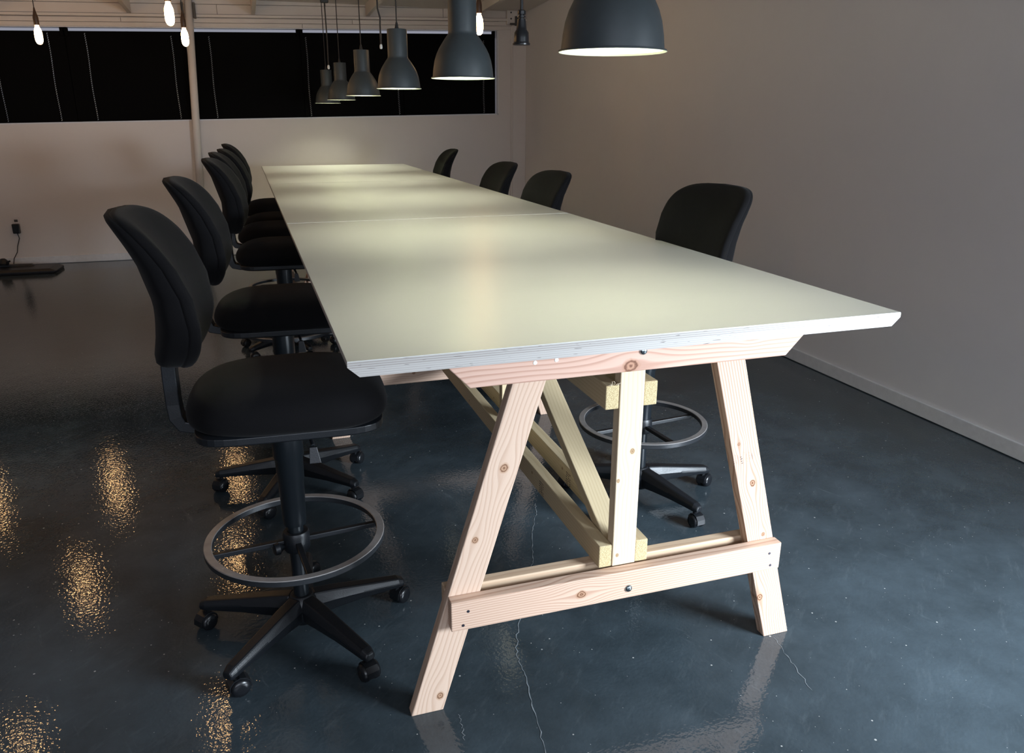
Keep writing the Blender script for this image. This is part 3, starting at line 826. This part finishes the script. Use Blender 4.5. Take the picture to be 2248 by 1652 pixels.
LAMPS = [((.765, .329, 1.786), 'largest and nearest grey dome pendant, cut off by the top of the photo'),
         ((.783, 1.91, 1.784), 'grey bell pendant with a tall neck, second from the camera'),
         ((.802, 3.559, 1.788), 'grey bell pendant lamp, third of the row from the camera'),
         ((.803, 5.152, 1.779), 'grey bell pendant lamp, fourth of the row from the camera'),
         ((.812, 6.75, 1.773), 'grey bell pendant lamp, fifth of the row, overlapped by the fourth'),
         ((.776, 7.75, 1.754), 'smallest and farthest grey bell pendant lamp of the row')]
for loc, lab in LAMPS:
    if first[0]: root = lp; first[0] = False
    else:
        root = lp.copy(); C.objects.link(root)
        for k in lpk: q = k.copy(); C.objects.link(q); q.parent = root
    root.location = loc; root['label'] = lab; root['category'] = 'lamp'; root['group'] = 'grey pendant lamps in a row over the table'
    top = zc(loc[1]) - loc[2]
    link('cord', tube([(0, 0, .38), (0, 0, top)], .0042, 8), CORDM, root)

# bare filament bulbs on cords, in a grid over the hall
def make_bulb():
    root = thing('filament_bulb', '', 'bulb')
    link('glass_bulb', lathe([(0, -.085), (.010, -.084), (.022, -.076), (.030, -.060), (.034, -.035), (.034, .010), (.031, .036), (.024, .056), (.018, .070), (.016, .085), (0, .085)], 22), BULB, root)
    link('socket', lathe([(0, .083), (.022, .083), (.024, .092), (.024, .150), (.020, .168), (.012, .200), (.006, .235), (0, .235)], 18), BROWN, root)
    return root
bp = make_bulb(); bpk = kids(bp); firstb = [True]
BULBS = [((-1.90, 7.36, 2.342), 'glowing filament bulb hanging at the far left in front of the blinds'),
         ((-.60, 5.26, 2.350), 'glowing filament bulb hanging highest, just left of the white post'),
         ((-.603, 7.19, 2.346), 'glowing filament bulb hanging beside the white post, lower of the two near it'),
         ((1.808, 5.22, 2.354), 'glowing filament bulb hanging just right of the tall-necked grey pendant'),
         ]
HID = [(-1.88, 5.25, 2.35), (-3.12, 7.4, 2.35), (-.65, 3.08, 2.35), (-1.91, 3.22, 2.35), (-3.15, 5.2, 2.35), (-3.15, 3.1, 2.35)]
HLAB = ['filament bulb mirrored as the glint left of the nearest chair base', 'filament bulb mirrored as the glint cut by the left edge, level with the second chair',
        'filament bulb mirrored as the glint below the nearest chair, beside its front caster', 'filament bulb mirrored as the glint in the bottom left corner',
        'filament bulb farther left of the hall, second row from the windows', 'filament bulb farthest left of the hall, third row from the windows']
for i, (loc, lab) in enumerate(BULBS + list(zip(HID, HLAB))):
    if firstb[0]: root = bp; firstb[0] = False
    else:
        root = bp.copy(); C.objects.link(root)
        for k in bpk: q = k.copy(); C.objects.link(q); q.parent = root
    root.location = loc; root['label'] = lab; root['category'] = 'bulb'; root['group'] = 'bare filament bulbs hanging over the hall'
    link('cord', tube([(0, 0, .23), (.002, 0, .4), (0, 0, zc(loc[1]) - loc[2])], .0042, 8), CORDM, root)

# ------------------------------------------------------------------ hanging cords
hc = thing('extension_cord', 'black power cord with a ribbed socket end hanging beside the nearest pendant', 'cord', (1.085, 2.0, 1.935))
S = .0405
link('socket_body', lathe([(0, .001), (S * .98, 0), (S * 1.0, .006), (S * .86, .012), (S * .84, .030), (S * .82, .052), (S * .60, .064), (S * .56, .075), (S * .47, .104), (S * .47, .108), (0, .108)], 24), PLASTIC2, hc)
link('strain_relief', lathe([(0, .104), (.017, .104), (.017, .109), (.012, .111), (.012, .114), (.0185, .116), (.0185, .121), (.013, .123), (.013, .126), (.0190, .128), (.0190, .142), (.0150, .146), (0, .146)], 20), PLASTIC2, hc)
link('cord', tube([(0, 0, .14), (0, 0, .2), (-.004, 0, .4), (0, 0, zc(2.0) - 1.935)], .0072, 10), CORDM, hc)
h1 = thing('switch_cord', 'thin black hanging cord with a white tip and a small black box up high', 'cord', (.705, 6.75, 2.055))
link('white_tip', lathe([(0, 0), (.010, .004), (.013, .018), (.010, .034), (.004, .042), (0, .042)], 14), WHITESCREW, h1)
link('cord', tube([(0, 0, .04), (.004, 0, .25), (0, 0, .58), (0, 0, zc(6.75) - 2.055)], .0062, 8), CORDM, h1)
link('switch_box', box((-.038, -.02, .595), (.038, .02, .72)), CORDM, h1, bevel=.008)
h2 = thing('pull_cord', 'kinked black hanging cord with a white tip, left of the third pendant', 'cord', (.765, 3.95, 2.045))
link('white_tip', lathe([(0, 0), (.008, .003), (.010, .012), (.008, .026), (.004, .032), (0, .032)], 14), WHITESCREW, h2)
link('cord', tube([(0, 0, .03), (.0, 0, .15), (.002, 0, .19), (-.012, 0, .245), (-.013, 0, .33), (-.01, 0, zc(3.95) - 2.045)], .0058, 8), CORDM, h2)

# ------------------------------------------------------------------ left background: outlet, plug, strip on the floor
op = tag(link('outlet_plate', box((-.037, -.006, -.06), (.037, 0, .06)), plain('outlet_plastic', (.62, .56, .54), .4), None, Matrix.Translation((-2.668, YW, .475)), bevel=.003), 'small wall outlet plate low on the far wall, above the black gear', 'outlet')
for dz in (.022, -.022): link('socket_face', box((-.018, -.0085, dz - .014), (.018, -.005, dz + .014)), bpy.data.materials['dark_bracket'], op, bevel=.002)
pg = thing('power_adapter', 'black plug in the wall outlet with a thin cord running to the floor', 'plug', (-2.672, YW - .03, .405))
link('plug_body', box((-.036, -.03, -.045), (.036, .021, .062)), PLASTIC2, pg, bevel=.008)
link('cord', tube([(.0, 0, -.04), (.012, 0, -.10), (-.02, -.01, -.19), (-.03, -.02, -.25), (-.07, -.04, -.32), (-.065, -.12, -.37), (-.05, -.2, -.385)], .0045, 8), CORDM, pg)
bar = thing('gear_case', 'long flat black case lying on the floor against the far left wall', 'case', (-2.90, 8.02, 0))
GEAR = plain('black_case_shell', (.010, .011, .014), .4)
bm = bmesh.new()
loft(bm, [[(-.75, -.17, 0), (.66, -.17, 0), (.70, .17, 0), (-.75, .17, 0)], [(-.75, -.175, .03), (.69, -.175, .03), (.70, .175, .03), (-.75, .175, .03)], [(-.75, -.15, .055), (.62, -.15, .055), (.64, .16, .055), (-.75, .16, .055)]])
link('case_shell', mesh(bm), GEAR, bar, bevel=.006)
bm = bmesh.new()
loft(bm, [[(-.30, .02, .05), (.45, .06, .05), (.45, .14, .05), (-.30, .13, .05)], [(-.28, .03, .085), (.40, .07, .075), (.40, .13, .075), (-.28, .12, .085)]])
link('raised_lid', mesh(bm), GEAR, bar, bevel=.006)
link('handle', tube([(-.08, -.12, .055), (-.08, -.13, .085), (.10, -.13, .085), (.10, -.12, .055)], .010, 8), GEAR, bar)
tr = thing('small_tripod', 'small black clamp lump standing on the case end at the left edge', 'tripod', (-2.745, 8.05, .086))
link('clamp_body', lathe([(0, 0), (.05, 0), (.055, .02), (.04, .05), (.02, .068), (0, .07)], 12), GEAR, tr)
link('clamp_screw', tube([(.03, -.02, .03), (.075, -.05, .045)], .010, 8), GEAR, tr)
